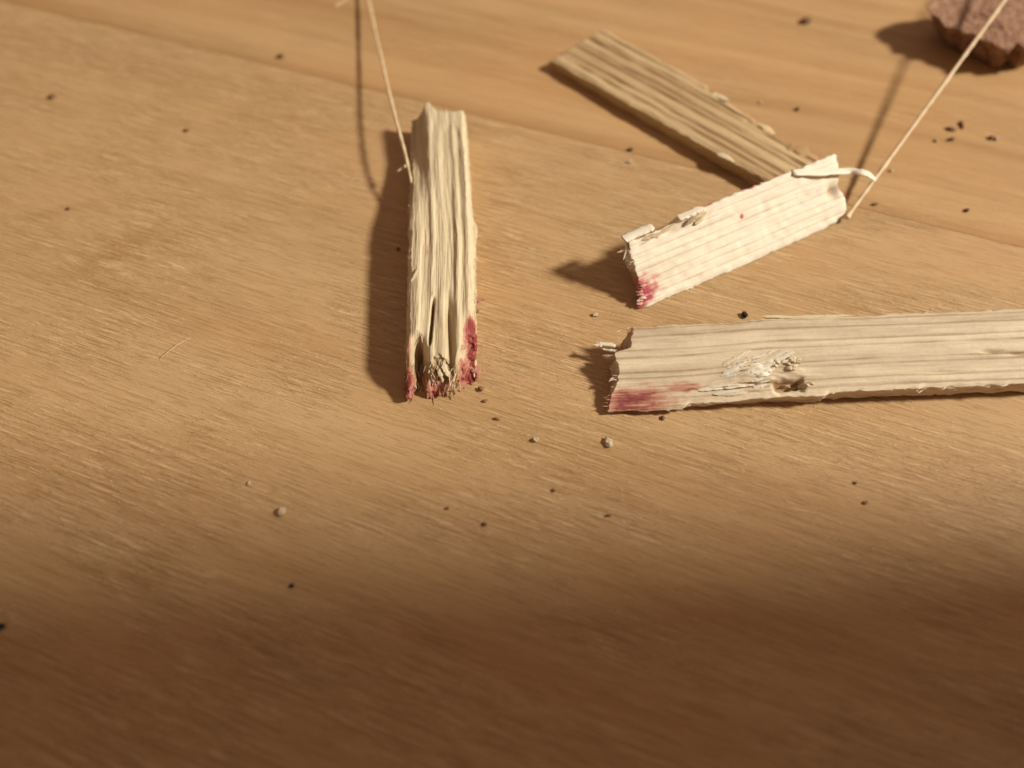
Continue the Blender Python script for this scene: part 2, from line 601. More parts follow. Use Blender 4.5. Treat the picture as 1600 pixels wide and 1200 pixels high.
M_STICK = stick_material('split_wood_cream', (.67, .54, .335), (.37, .265, .135))
M_PALE = stick_material('split_wood_white', (.77, .675, .505), (.50, .375, .235), stain=(.31, .03, .045), stain2=(.55, .18, .15), bump=.00006)
M_GREY = stick_material('split_wood_tan', (.75, .60, .395), (.38, .27, .155), stain=(.23, .035, .04), stain2=(.47, .19, .115))
M_TAN = stick_material('split_wood_weathered', (.64, .465, .245), (.34, .205, .09))

# ---- the stick standing away from the viewer, a thread at its far end
n0, n1 = at(686, 567, 4.8), at(692, 172, 5.0)
hd1 = math.atan2(n1[1] - n0[1], n1[0] - n0[0])
L1 = float(np.hypot(*(n1 - n0)[:2]))
rag1, rag1b = ragged(.9, 1.6, 11), ragged(.55, 1.2, 23)
R1 = [0.8, 2.0, 3.9, 5.1, 7.0]


def relief1(x, q):
    w = q + .30 * sn(x * .06, q * .25, 0, 3) + .05 * sn(x * .35, q * .5, 0, 4)
    ridge = 0
    for i, c in enumerate(R1):
        ridge = ridge + gauss(w, c, (.40, .34, .62, .38, .6)[i]) * (.75 + .5 * sn(x * .12, i * 4.1, 0, 9))
    far = sstep(L1 - 5.5, L1 - 3.0, x + .8 * sn(q * 1.2, 0, 0, 8))
    d = .27 * (ridge - .55) * (1 - .85 * far) + .20 * far
    d = d - 1.9 * sstep(5.2, 7.4, q + .25 * sn(x * .3, 0, 0, 77)) * sstep(22, 42, x)
    d = d + .09 * fbm(x * .12, q * 2.2, 0, 14) + .03 * sn(x * .5, q * 7, 0, 15)
    # hollow, slits and worn-down broken end towards the viewer
    d = d - 3.4 * gauss(q, 6.55 + .03 * x, .52) * (1 - sstep(2.2, 5.0, x))
    d = d - 1.5 * gauss(q, 5.15 - .04 * (x - 5), .16) * sstep(2.5, 4, x) * (1 - sstep(8.5, 10.5, x))
    d = d - .9 * gauss(q, 2.7 + .05 * x, .42) * (1 - sstep(6, 12, x))
    d = d - 1.0 * gauss(q, .3, .9) * (1 - sstep(4, 9, x))
    d = d - 1.5 * (1 - sstep(-1.5, 2.2, x)) * (1 - gauss(q, 4.2, .8) * .5)
    return d


def u0_1(s, t):
    q = s * 8
    base = -1.2 + 2.2 * t
    base = base + 3.6 * sstep(.36, .10, s) * (.55 + .45 * t)
    base = base + 3.2 * gauss(q, 6.4, .55) * (.4 + .6 * t)
    base = base - .9 * gauss(q, 7.6, .5)
    return base + rag1(s, t) * .75


def u1_1(s, t):
    q = s * 7
    return -.6 + 1.9 * gauss(q, 4.8, .75) + .5 * sstep(5.5, 7, q) + .5 * rag1b(s, t) - .5 * (1 - t)


def stain1(x, q, t):
    nz = .55 * fbm(x * .7, q * 1.6, t * 3, 31)
    e = gauss(x, -1.6, 1.9) * .60 * gauss(q, 4.6, 1.2)
    e = np.maximum(e, .8 * gauss(x, -1, 2.2) * gauss(q, 7.6, .5))
    r = sstep(1.7, .8, q + .13 * (x - 4)) * sstep(8.2, 6.6, x + .5 * sn(q * 2, 0, 0, 3)) * .95 * sstep(-1, 1, x) * (1 - .8 * gauss(x, 3.2, 1.3) * gauss(q, 1.3, .45))
    l = .35 * gauss(x, 3, 4) * sstep(6.9, 7.9, q)
    m = .24 * gauss(x, 18, 2.2) * gauss(q, 5.9, 1.0)
    return np.maximum.reduce([e + nz * (e > .1), r + nz * (r > .1), l, m])


st1 = Stick(n0, hd1, L1, [(-3, [(-4.0, 3.6), (3.9, 3.8), (-4.0, 0), (4.1, 0)]), (4, [(-4.1, 4.8), (3.9, 4.6), (-4.2, 0), (4.2, 0)]),
                          (20, [(-4.2, 5.0), (4.1, 4.9), (-4.3, 0), (4.6, 0)]), (L1, [(-3.1, 5.0), (4.6, 5.2), (-3.3, 0), (5.0, 0)])],
            u0_1, u1_1, relief1,
            lambda x, q, t: .65 * noise(x * .05, q * 1.9, t * 3, 41) * noise(x * .12, q * 5, t * 8, 42) + .55 * np.clip(-relief1(x, q) * t, 0, .6) + .25 * (1 - t),
            stain1, lambda x, q, t: np.clip(.85 * (1 - sstep(.2, 2.4, x)) * (1 - t) ** .5 + .85 * gauss(q, 6.5, .4) * (1 - sstep(3, 5, x)) * sstep(-.6, .4, x), 0, 1),
            side=.16)
T1 = empty('broken_stick', at(686, 560, 0))
tag(T1, 'cream split stick with deep wavy ridges and a red frayed end', 'stick')
st1.build('shaft', M_STICK, T1)
splinter([at(634, 258, 3.5), at(628, 263, 3.6), at(620, 268, 3.4)], .35, .15, M_STICK, T1, 1)
splinter([at(735, 340, 3.5), at(741, 362, 3.4), at(741, 384, 3.1)], .8, .25, M_STICK, T1, 2)
splinter([at(733, 392, 2.5), at(739, 425, 2.4), at(738, 448, 2.2)], .6, .25, M_STICK, T1, 3)
splinter([at(734, 540, 1.6), at(738, 562, 1.2), at(741, 590, .5)], .7, .35, M_STICK, T1, 4, stain=.1)
splinter([at(729, 570, 1.2), at(742, 576, .9), at(749, 592, .6)], 1.0, .3, M_STICK, T1, 5, stain=.55)
splinter([at(722, 585, .9), at(712, 598, .6), at(700, 612, .3)], .8, .25, M_STICK, T1, 6, brown=.6)
splinter([at(639, 585, 1.8), at(640, 604, 1.3), at(638, 623, .8)], 1.1, .9, M_STICK, T1, 7, tip=(1, .6), stain=.75)
splinter([st1.on(641, 438, .0), st1.on(648, 428, .15), st1.on(653, 420, .25)], .3, .1, M_STICK, T1, 8)
for i, (a, b) in enumerate([((690, 566), (703, 590)), ((684, 572), (692, 597)), ((697, 560), (708, 588)), ((676, 575), (680, 603)), ((708, 588), (696, 614)), ((668, 590), (672, 618)), ((690, 590), (700, 618))]):
    splinter([at(*a, 3.4 - .35 * i), at((a[0] + b[0]) / 2, (a[1] + b[1]) / 2, 2.9 - .32 * i), at(*b, 2.0 - .28 * i)], .5, .18, M_STICK, T1, 20 + i, tip=(.2, .15), stain=(0, 0, .15, .3, .35, .45, .4)[i])

fringe(st1, M_STICK, T1, 110, 1, 'start', (.4, 2.0), stain1)
fringe(st1, M_STICK, T1, 50, 2, 'end', (.3, 1.0))
fringe(st1, M_STICK, T1, 90, 3, 'edge', (.3, 1.3))

# ---- the long stick running off to the right
b0, b1 = at(965, 575, 4.0), at(1600, 540, 4.0)
hd2 = math.atan2(b1[1] - b0[1], b1[0] - b0[0])
L2 = float(np.hypot(*(b1 - b0)[:2])) + 34.0
rag2 = ragged(.42, 1.8, 51)
P2 = [1.0, 2.0, 3.7, 4.35, 6.2, 7.1, 8.8, 9.9]


def gouge(x, q):
    c = 19.5 + .9 * (q - 2.2)
    return gauss(x, c - .6, 1.9) * gauss(q, 1.9, 1.15)


def relief2(x, q):
    d = .10 * fbm(x * .1, q * 1.6, 0, 61) + .04 * sn(x * .3, q * 6, 0, 62)
    d = d - .10 * lines(q, x, P2, .12, 63, .05)
    d = d + .35 * gauss(x, 15.5, 2.5) * gauss(q, 2.8, 1.2)
    zone = gauss(x, 17.5, 4.5) * gauss(q, 2.3, 1.5)
    d = d + zone * (.22 * sn((x - .5 * q) * .35, q * 3.2 + x * .5, 0, 68) + .14 * sn(x * 1.0, q * 6 + x, 0, 69))
    pit = sstep(17.6, 18.6, x) * sstep(21.6, 21.0, x) * gauss(q, 1.45 + .25 * sn(x * .9, 0, 0, 3), .62)
    pit = np.clip(pit * (1 + .5 * sn(x * 2, q * 3, 0, 64)), 0, 1)
    d = d - 1.35 * pit - .55 * gauss(x, 16, 4) * gauss(q - .03 * x, 1.35, .2) + .25 * gauss(x, 20.5, 1.4) * gauss(q, 3.3, .6)
    d = d - .5 * gauss(x, 44, 1.2) * gauss(q, 4.6, .22) - .4 * gauss(x, 47, 1.3) * gauss(q, 4.1, .2) - .25 * gauss(x, 38, 2) * gauss(q, 2.2, .18)
    d = d - .25 * sstep(8.4, 9.1, q) * sstep(22, 30, x)
    return d


def stain2f(x, q, t):
    q = q + .5 * fbm(x * .5, q * .7, 0, 72)
    n = .55 * fbm(x * .45, q * 2.2, 0, 71)
    a = gauss(x, 2.0, 4.0) * gauss(q, 1.1, 1.6) * 1.08
    b = gauss(x, 7.5, 3.6) * gauss(q, 2.5, .8) * .55
    c = gauss(x, 8.5, 2.0) * gauss(q, 1.9, .22) * .9
    return np.clip(np.maximum.reduce([a, b, c]) * (1 + n) - .03, 0, 1)




def st2_station(px, yb, zb, yf, zf, c=.0, d=.0):
    ax = np.array([math.cos(hd2), math.sin(hd2)])
    hdv = np.array([-ax[1], ax[0]])
    B, A = at(px, yb, zb)[:2] - b0[:2], at(px, yf, zf)[:2] - b0[:2]
    hb, ha = float(B @ hdv), float(A @ hdv)
    return (float((A + B) @ ax) / 2, [(ha, zf), (hb, zb), (ha + .7, c), (hb - .3, d)])


ST2 = [st2_station(960, 510, 4.3, 641, .9), st2_station(1080, 504, 4.5, 634, 1.6), st2_station(1200, 497, 4.6, 622, 2.3),
       st2_station(1330, 491, 4.7, 615, 2.9, .3), st2_station(1600, 477, 4.8, 603, 3.2, .35)]
ST2.append((L2 + 2, ST2[-1][1]))
st2 = Stick(b0, hd2, L2, ST2,
            lambda s, t: -.2 + 1.8 * sstep(.68, .74, s) - .8 * sstep(.4, .1, s) + .7 * t * s + rag2(s, t) * .75,
            lambda s, t: 0 * s, relief2,
            lambda x, q, t: .80 * lines(q, x, P2, .12, 63, .05) * t + .35 * noise(x * .04, q * 3.1, 0, 167) * noise(x * .3, q * 1.0, 0, 168) + .30 * noise(x * .06, q * 1.1, t * 4, 65) + .22 * sstep(8.2, 9.2, q) + .25 * (1 - t) + .3 * gauss(x, 46, 5) * gauss(q, 4.3, .5),
            stain2f, lambda x, q, t: np.clip(.8 * sstep(17.6, 18.8, x) * sstep(21.5, 20.9, x) * gauss(q, 1.5, .55) + .55 * gauss(x, 19.6, 1.3) * gauss(q, 4.3, .35) + .35 * gauss(x, 16, 4) * gauss(q - .03 * x, 1.35, .2)
                                             + .7 * gauss(x, 46, 3.5) * gauss(q, 4.35, .18) * noise(x * .8, q * 2, 0, 4) + .35 * (1 - t) * (x < .8), 0, 1),
            edge_a=lambda x, t: .55 * sn(x * .16, 0, 0, 66) * sstep(30, 10, x) + .12 * sn(x * .7, t * 3, 0, 67) + .5 * gauss(x, 8.5, 1.0) + .35 * sstep(23.5, 24.2, x),
            edge_b=lambda x, t: .15 * sn(x * .3, t * 2, 0, 68), side=.12, nu=520, ns=100, nt=36)
T2 = empty('broken_stick', at(1300, 600, 0))
tag(T2, 'longest pale stick, lying flat with a magenta stained end and a torn gouge', 'stick')
st2.build('shaft', M_GREY, T2)
splinter([at(962, 540, 2.6), at(944, 538, 2.4), at(926, 540, 2.2)], .55, .25, M_PALE, T2, 30)
splinter([at(965, 548, 2.2), at(945, 545, 2.0), at(932, 533, 2.2)], .35, .2, M_PALE, T2, 31)
splinter([at(966, 560, 2.0), at(952, 558, 1.8), at(940, 556, 1.5)], .6, .3, M_GREY, T2, 32, brown=.5)
splinter([at(967, 590, 2.0), at(957, 592, 1.8), at(951, 596, 1.7)], .35, .2, M_GREY, T2, 33)
splinter([at(964, 620, 1.1), at(952, 621, .9), at(942, 621, .8)], .3, .2, M_GREY, T2, 34, stain=.2)
splinter([st2.on(990, 522, .1), st2.on(992, 516, .3), st2.on(990, 512, .4)], .3, .12, M_GREY, T2, 35, brown=.8)
splinter([at(1192, 495, 3.9), at(1250, 496, 4.1), at(1335, 493, 4.4)], .5, .25, M_STICK, T2, 36, tip=(.2, .2))
rnd = random.Random(5)
for i in range(34):                                     # fibres torn up round the gouge
    f = i / 33
    ax_, ay_ = 1128 + 84 * f + rnd.uniform(-10, 10), 582 - 12 * f + rnd.uniform(-14, 14)
    ln = rnd.uniform(16, 44)
    sl = rnd.uniform(.12, .55)
    ex_, ey_ = ax_ + ln, ay_ - ln * sl
    up_ = rnd.uniform(.08, .28)
    splinter([st2.on(ax_, ay_, .0), st2.on((ax_ + ex_) / 2, (ay_ + ey_) / 2, up_ * .6), st2.on(ex_, ey_, up_)],
             rnd.uniform(.18, .5), .08, rnd.choice((M_PALE, M_GREY, M_GREY)), T2, 40 + i, tip=(.1, .05))
for i in range(14):                                     # long pale ridge torn along the front edge
    x_, y_ = 1095 + rnd.uniform(0, 70), 604 + rnd.uniform(-4, 14)
    splinter([st2.on(x_, y_, .0), st2.on(x_ + 25, y_ - 2, .12), st2.on(x_ + rnd.uniform(36, 52), y_ - 3, .05)], rnd.uniform(.2, .5), .10, rnd.choice((M_PALE, M_GREY, M_GREY)), T2, 90 + i, tip=(.1, .05))
for i in range(16):                                     # crumbly lip on the gouge's far side
    x_, y_ = 1210 + rnd.uniform(0, 36), 563 + rnd.uniform(0, 24)
    splinter([st2.on(x_, y_, .0), st2.on(x_ + 5, y_ + rnd.uniform(-2, 2), .2), st2.on(x_ + rnd.uniform(8, 15), y_ + rnd.uniform(-4, 5), .12)], rnd.uniform(.2, .45), .2, rnd.choice((M_STICK, M_GREY)), T2, 60 + i, tip=(.5, .3), brown=rnd.choice((0, 0, .3)))
for i in range(12):                                     # white wood laid bare beside the pit, satin glint put into the pale colour
    x_, y_ = 1182 + rnd.uniform(0, 24), 570 + i * 3.4
    splinter([st2.on(x_ - 10, y_ + 2, .0), st2.on(x_, y_, .14), st2.on(x_ + rnd.uniform(8, 16), y_ - 2, .05)], rnd.uniform(.3, .55), .08, M_PALE, T2, 210 + i, tip=(.15, .1))
for i in range(7):
    x_, y_ = 1252 + rnd.uniform(0, 16), 600 + rnd.uniform(0, 12)
    splinter([st2.on(x_, y_, 0), st2.on(x_ + 5, y_, .15), st2.on(x_ + 11, y_ + 1, .06)], .3, .15, M_STICK, T2, 75 + i, tip=(.5, .3))

fringe(st2, M_GREY, T2, 60, 4, 'start', (.2, 1.2), stain2f)
fringe(st2, M_GREY, T2, 80, 5, 'edge', (.3, 1.2))

# ---- the white piece leaning on the tan slat
c0 = at(1003, 482, 0.1)
hd3 = math.atan2(16.27, 30.12)
L3 = 34.6
rag3, rag3b = ragged(.55, 1.8, 91), ragged(.5, 1.4, 95)
P3 = [1.0, 2.2, 3.15, 4.5, 5.4, 6.55, 7.9]


def relief3(x, q):
    d = .06 * fbm(x * .18, q * 1.2, 0, 101) + .05 * sn(x * .9, q * 1.1, 0, 102)
    d = d - .10 * lines(q, x, P3, .085, 103, .05)
    d = d - .7 * gauss(x, 32.6, .9) * gauss(q, 4.2, 1.0) - .35 * gauss(x, 34.9, .8)
    d = d - .6 * gauss(x, 8.0, 2.0) * gauss(q, 8.0, .6)
    d = d - .5 * sstep(1.0, -.3, x) * noise(q * 2, 0, 0, 9)
    return d


def stain3(x, q, t):
    n = .5 * fbm(x * .9, q * 1.4, 0, 111)
    a = gauss(x, -.3, 3.0) * gauss(q, 1.8, 1.9) * 1.35 * (.45 + .9 * noise(x * 1.8, q * 2.2, 0, 19))
    b = .20 * gauss(x, 12.5, 2.6) * gauss(q, 8.0, 1.0)
    c = 1.1 * gauss(x, 17.6, .3) * gauss(q, 6.0, .42)
    d = .85 * sstep(8.9, 9.3, q) * sstep(9, 12, x) * sstep(26, 23, x) * noise(x * .6, 0, 0, 7)
    e = .18 * gauss(x, 29, 3) * gauss(q, 5.4, 1.0)
    return np.clip(np.maximum.reduce([a, b, c, d, e]) * (1 + n) - .02, 0, 1)


st3 = Stick(c0, hd3, L3, [(0, [(0, .25), (6.05, 7.0), (.9, 0), (7.6, 4.4)]), (L3, [(0, .25), (6.0, 7.1), (.9, 0), (7.6, 4.6)])],
            lambda s, t: .2 + .35 * sstep(.75, .95, s) + .55 * (1 - t) + rag3(s, t) * .7 + .5 * gauss(s, .45, .2) * t,
            lambda s, t: -.2 - .2 * sstep(.25, .0, s) - .7 * gauss(s, .55, .18) + rag3b(s, t) * .4,
            relief3,
            lambda x, q, t: .50 * lines(q, x, P3, .11, 103, .05) * t + .16 * noise(x * .1, q * 1.5, t * 4, 105) + .35 * (1 - t),
            stain3, lambda x, q, t: np.clip(.75 * (1 - t) * (x < 3) + .7 * gauss(x, 32.3, .7) * gauss(q, 4.4, .9) + .45 * gauss(x, 7.6, .9) * gauss(q, 7.8, .5)
                                            + .3 * sstep(9.0, 9.4, q) * sstep(9, 12, x), 0, 1),
            edge_a=lambda x, t: .22 * sn(x * .25, 0, 0, 106) + .10 * sn(x * 1.1, t * 3, 0, 107) + .25 * sstep(29, 34.5, x) + .35 * sstep(18, 20.5, x) - .25 * sstep(12, 16, x),
            edge_b=lambda x, t: .6 * sstep(8.6, 7.9, x) + .15 * sn(x * .35, t, 0, 108) + .10 * sn(x * 1.3, 0, 0, 109), side=.06)
T3 = empty('broken_stick', at(1160, 420, 0))
tag(T3, 'whitest piece of stick, pink at one end, leaning on the tan slat', 'stick')
st3.build('shaft', M_PALE, T3)
up3 = np.array([-math.sin(hd3) * .66, math.cos(hd3) * .66, .75])
splinter([at(974, 374, 6.5), at(995, 364, 6.6), at(1020, 354, 6.7)], 1.3, .3, M_PALE, T3, 121, tip=(.9, .7), smooth=True)
splinter([at(976, 372, 6.4), at(979, 386, 5.8), at(974, 406, 4.8)], .3, .2, M_PALE, T3, 122)
splinter([at(984, 388, 5.8), at(974, 391, 5.4), at(964, 395, 5.2)], .3, .2, M_STICK, T3, 123)
splinter([at(980, 378, 6.0), at(1010, 372, 6.2), at(1040, 360, 6.4)], .55, .3, M_STICK, T3, 124, brown=.35)
splinter([at(990, 384, 5.8), at(1020, 370, 6.0), at(1056, 350, 6.4)], .7, .3, M_STICK, T3, 125, brown=.15)
splinter([st3.on(1098, 326, .0), st3.on(1086, 338, .25), st3.on(1072, 352, .45)], .9, .25, M_STICK, T3, 127, brown=.3)
splinter([st3.on(1104, 330, .0), st3.on(1092, 344, .2), st3.on(1084, 350, .3)], .6, .2, M_STICK, T3, 128)
splinter([st3.on(1060, 338, .1), st3.on(1085, 328, .2), st3.on(1100, 322, .1)], .8, .3, M_PALE, T3, 129, tip=(.9, .3))
splinter([st3.on(1238, 268, .06), st3.on(1270, 269, .2), st3.on(1300, 269, .35), st3.on(1325, 268, .5), at(1346, 269, 5.7), at(1358, 273, 5.3), at(1368, 282, 4.7)], 1.25, .2, M_PALE, T3, 130, tip=(.85, .5), name='peeled_strip', smooth=True)
for i in range(9):
    y_ = 436 + i * 5
    x_ = 1000 + rnd.uniform(-2, 5)
    splinter([st3.on(x_ + 5, y_, .0), st3.on(x_, y_ + 1, .22), st3.on(x_ - 5, y_ + 3, .2)], .4, .12, M_PALE, T3, 140 + i, tip=(.4, .2), stain=rnd.uniform(.3, .8))

fringe(st3, M_PALE, T3, 55, 6, 'start', (.2, 1.0), stain3)
fringe(st3, M_PALE, T3, 60, 7, 'end', (.3, 1.0))
fringe(st3, M_PALE, T3, 60, 8, 'edge', (.3, 1.0))

# ---- the tan slat behind it
d0, d1 = at(888, 68, 2.5), at(1238, 262, 2.5)
hd4 = math.atan2(d1[1] - d0[1], d1[0] - d0[0])
L4 = float(np.hypot(*(d1 - d0)[:2])) + 1.5
rag4 = ragged(.4, 1.4, 151)
P4 = [1.7, 3.0, 5.3, 6.2, 8.1, 9.0, 10.5]


def relief4(x, q):
    d = .14 * fbm(x * .07, q * 1.0, 0, 161) - .26 * lines(q, x, P4, .34, 163, .08)
    d = d - .8 * sstep(33, 34, x - .9 * (q - 10.5)) * sstep(8.4, 9.2, q)
    d = d + .06 * sn(x * .3, q * 5, 0, 162)
    return d


st4 = Stick(d0, hd4, L4, [(-1, [(-4.4, 1.9), (7.2, 2.5), (-4.2, 0), (7.2, 0)]), (20, [(-4.5, 2.2), (6.9, 2.6), (-4.3, 0), (6.9, 0)]), (L4, [(-4.6, 2.3), (6.6, 2.6), (-4.4, 0), (6.6, 0)])],
            lambda s, t: .1 + .9 * s + .5 * t + rag4(s, t) * .5, lambda s, t: -.8 + 1.2 * s + rag4(s, t) * .6, relief4,
            lambda x, q, t: .70 * lines(q, x, P4, .36, 163, .08) * t + .40 * noise(x * .05, q * .6, t * 3, 165) + .2 * noise(x * .1, q * 3, 0, 166),
            lambda x, q, t: 0 * x, lambda x, q, t: .55 * sstep(34, 35, x - .9 * (q - 10.5)) * sstep(8.4, 9.2, q) + .25 * (1 - t),
            edge_b=lambda x, t: .9 * sstep(22.5, 24, x) + .5 * sstep(27, 34, x) + .12 * sn(x * .5, t, 0, 167), edge_a=lambda x, t: .12 * sn(x * .4, t, 0, 168), side=.12, ns=80, nt=24)
T4 = empty('wood_slat', at(1080, 180, 0))
tag(T4, 'flat tan ridged slat running under the whitest stick piece', 'wood slat')
st4.build('slat_body', M_TAN, T4)
splinter([st4.on(1118, 142, .1), st4.on(1132, 147, .3), st4.on(1142, 156, .3)], .9, .4, M_STICK, T4, 171)
splinter([st4.on(1120, 240, .05), st4.on(1132, 250, .3), st4.on(1146, 254, .2)], .8, .25, M_STICK, T4, 172)
splinter([st4.on(1182, 182, .05), st4.on(1200, 186, .4), st4.on(1226, 196, .2)], 1.0, .4, M_TAN, T4, 173)
splinter([st4.on(1238, 222, .0), st4.on(1262, 228, .2), st4.on(1290, 238, .1)], 2.0, .4, M_TAN, T4, 174, brown=.7)

fringe(st4, M_TAN, T4, 60, 9, 'edge', (.3, 1.2))

# ---------------------------------------------------------------- threads


def thread(name, pts, r, mat, seed):
    pts = [np.asarray(p, float) for p in pts]
    n = 110
    P = []
    for i in range(n + 1):
        f = i / n * (len(pts) - 1)
        k = min(int(f), len(pts) - 2)
        g = f - k
        p0, p1, p2, p3 = (pts[min(max(k + d, 0), len(pts) - 1)] for d in (-1, 0, 1, 2))
        P.append(.5 * (2 * p1 + (p2 - p0) * g + (2 * p0 - 5 * p1 + 4 * p2 - p3) * g * g + (3 * p1 - p0 - 3 * p2 + p3) * g ** 3))
    P = np.array(P)
    m = 12
    V, Fc, gc = [], [], []
    dist = 0
    for i in range(n + 1):
        T = P[min(i + 1, n)] - P[max(i - 1, 0)]
        T /= np.linalg.norm(T)
        A = np.cross(T, (0, 0, 1.0))
        A /= np.linalg.norm(A)
        B = np.cross(A, T)
        if i:
            dist += np.linalg.norm(P[i] - P[i - 1])
        for j in range(m):
            an = 2 * math.pi * j / m
            ply = 1 + .18 * math.cos(3 * an + dist * 2.2)          # twisted plies
            rr = r * ply * (1 + .22 * float(sn(dist * .45, 0, 0, seed)) + .06 * float(sn(dist * 3, j, 0, seed + 1)))
            v = P[i] + (A * math.cos(an) + B * math.sin(an)) * rr
            V.append(v)
            gc.append((dist, j * .25 + dist * .3, 0))
    for i in range(n):
        for j in range(m):
            Fc.append((i * m + j, i * m + (j + 1) % m, (i + 1) * m + (j + 1) % m, (i + 1) * m + j))
    Fc += [tuple(range(m))[::-1], tuple(range(n * m, n * m + m))]
    k = len(V)
    return mesh_obj(name, V, Fc, mat, None, dict(gc=np.array(gc), grain=np.zeros(k), stain=np.zeros(k), brown=np.zeros(k)))


M_THREAD = stick_material('natural_thread', (.66, .49, .29), (.50, .35, .18), bump=.00004)
th1 = thread('thread', [at(652, 330, 2.9), at(645, 295, 3.5), at(638, 262, 4.1), at(631, 232, 4.4), at(622, 200, 4.3), at(609, 150, 3.8), at(596, 92, 3.0), at(584, 40, 2.2), at(574, -5, 1.5), at(560, -60, .75), at(530, -120, .42), at(480, -160, .40)], .21, M_THREAD, 1)
tag(th1, 'beige thread running from the ridged cream stick down to the table', 'thread')
e1 = at(1570, 0, 9.0)
e0 = at(1323, 340, 0.95)
dirv = (e1 - e0)
th2 = thread('thread', [e0, e0 + dirv * .05, e0 + dirv * .12, e0 + dirv * .25, e0 + dirv * .5, e0 + dirv * .75, e1, e1 + dirv * .3 + np.array([0, 0, -.3]),
                        e1 + dirv * .7 + np.array([1, 2, -3.5]), e1 + dirv * 1.1 + np.array([4, 4, -11.5]), e1 + dirv * 1.4 + np.array([10, 4, -18.9]), e1 + dirv * 1.6 + np.array([22, 3, -21.65])], .285, M_THREAD, 5)
tag(th2, 'pale straight thread rising from the whitest stick piece past the porous chunk', 'thread')
th3 = thread('fibre', [at(524, 10, .2), at(536, 2, .3), at(552, -12, .2)], .09, M_THREAD, 9)
tag(th3, 'short pale fibre lying beside the far run of the curved thread', 'fibre')

# ---------------------------------------------------------------- porous chunk
M_CHUNK = plain('porous_brown', (.36, .205, .125), (.21, .105, .058), 1500, .9, .0004, .1)
zt = 4.9
topo = [at(x, y, zt)[:2] for x, y in ((1446, 14), (1455, 26), (1466, 30), (1476, 46), (1490, 45), (1502, 54), (1520, 54), (1530, 62), (1552, 68), (1562, 78), (1578, 76), (1590, 66), (1608, 80), (1650, 62), (1690, 30), (1690, -20), (1620, -26), (1560, -14), (1510, -8), (1475, -2), (1456, 4))]
topo = np.array(topo)
cen = topo.mean(0)
nang, nr = 260, 70


def closed(poly, n):
    d = np.linalg.norm(np.roll(poly, -1, 0) - poly, axis=1)
    c = np.concatenate([[0], np.cumsum(d)])
    f = np.linspace(0, c[-1], n, endpoint=False)
    pp = np.vstack([poly, poly[:1]])
    return np.stack([np.interp(f, c, pp[:, 0]), np.interp(f, c, pp[:, 1])], -1)


ring = closed(topo, nang)
base_c = at(1590, 78, 0)[:2]
rows = []
for i in range(nr + 1):
    f = i / nr
    if f < .5:                                   # upper skin, centre to rim
        g = f / .5
        rr = cen + (ring - cen) * g
        z = np.full(nang, zt)
    elif f < .8:                                 # broken flank, drawn in below
        g = (f - .5) / .3
        rr = cen + (ring - cen) * (1 - .16 * g) + (np.array([1.5, 1.0]) * g)
        z = np.full(nang, zt * (1 - g) + .0)
    else:
        g = (f - .8) / .2
        rr = cen + (ring - cen) * (.84 * (1 - g)) + np.array([1.5, 1.0])
        z = np.zeros(nang)
    rows.append(np.concatenate([rr, z[:, None]], 1))
V = np.array(rows)
pit = np.clip(fbm(V[..., 0] * 1.1, V[..., 1] * 1.1, V[..., 2] * 1.1, 201), -1, 1)
fineb = sn(V[..., 0] * 3.2, V[..., 1] * 3.2, V[..., 2] * 3.2, 203)
cv = np.array([cen[0], cen[1], zt * .5])
dirn = V - cv
ff = np.linspace(0, 1, nr + 1)[:, None]
flank = np.clip(1 - np.abs(ff - .65) / .2, 0, 1)
outw = dirn / (np.linalg.norm(dirn, axis=-1, keepdims=True) + 1e-6)
V = V + outw * ((.7 * pit + .5 * fineb + .3 * sn(V[..., 0] * 6, V[..., 1] * 6, V[..., 2] * 6, 205)) * flank)[..., None] + np.array([0, 0, 1.0]) * ((.20 * pit + .14 * fineb + .14 * sn(V[..., 0] * 6, V[..., 1] * 6, 0, 206)) * (ff < .56))[..., None]
# the left part is lifted clear of the table so that it overhangs
V[..., 2] += np.clip((cen[0] + 3 - V[..., 0]) * .16, 0, 2.2) * np.clip((ff - .45) * 4, 0, 1)
V[..., 2] = np.maximum(V[..., 2], .02)
gi = np.arange((nr + 1) * nang).reshape(nr + 1, nang)
g2 = np.concatenate([gi, gi[:, :1]], 1)
FQ = np.stack([g2[:-1, :-1], g2[1:, :-1], g2[1:, 1:], g2[:-1, 1:]], -1).reshape(-1, 4)
ck = mesh_obj('porous_chunk', V.reshape(-1, 3), FQ, M_CHUNK)
tag(ck, 'pinkish brown crumbly porous chunk with a ragged edge', 'chunk')

# ---------------------------------------------------------------- crumbs
M_DARK = plain('dark_crumb', (.14, .072, .03), (.23, .125, .055), 3000)
M_BLACK = plain('black_crumb', (.012, .012, .014), (.035, .035, .04), 3000, .45)
M_BROWN = plain('brown_crumb', (.20, .10, .04), (.32, .17, .07), 3000)
M_CREAM = plain('cream_crumb', (.55, .42, .26), (.42, .30, .17), 3000)
M_RED = plain('red_crumb', (.30, .08, .05), (.40, .16, .10), 3000)


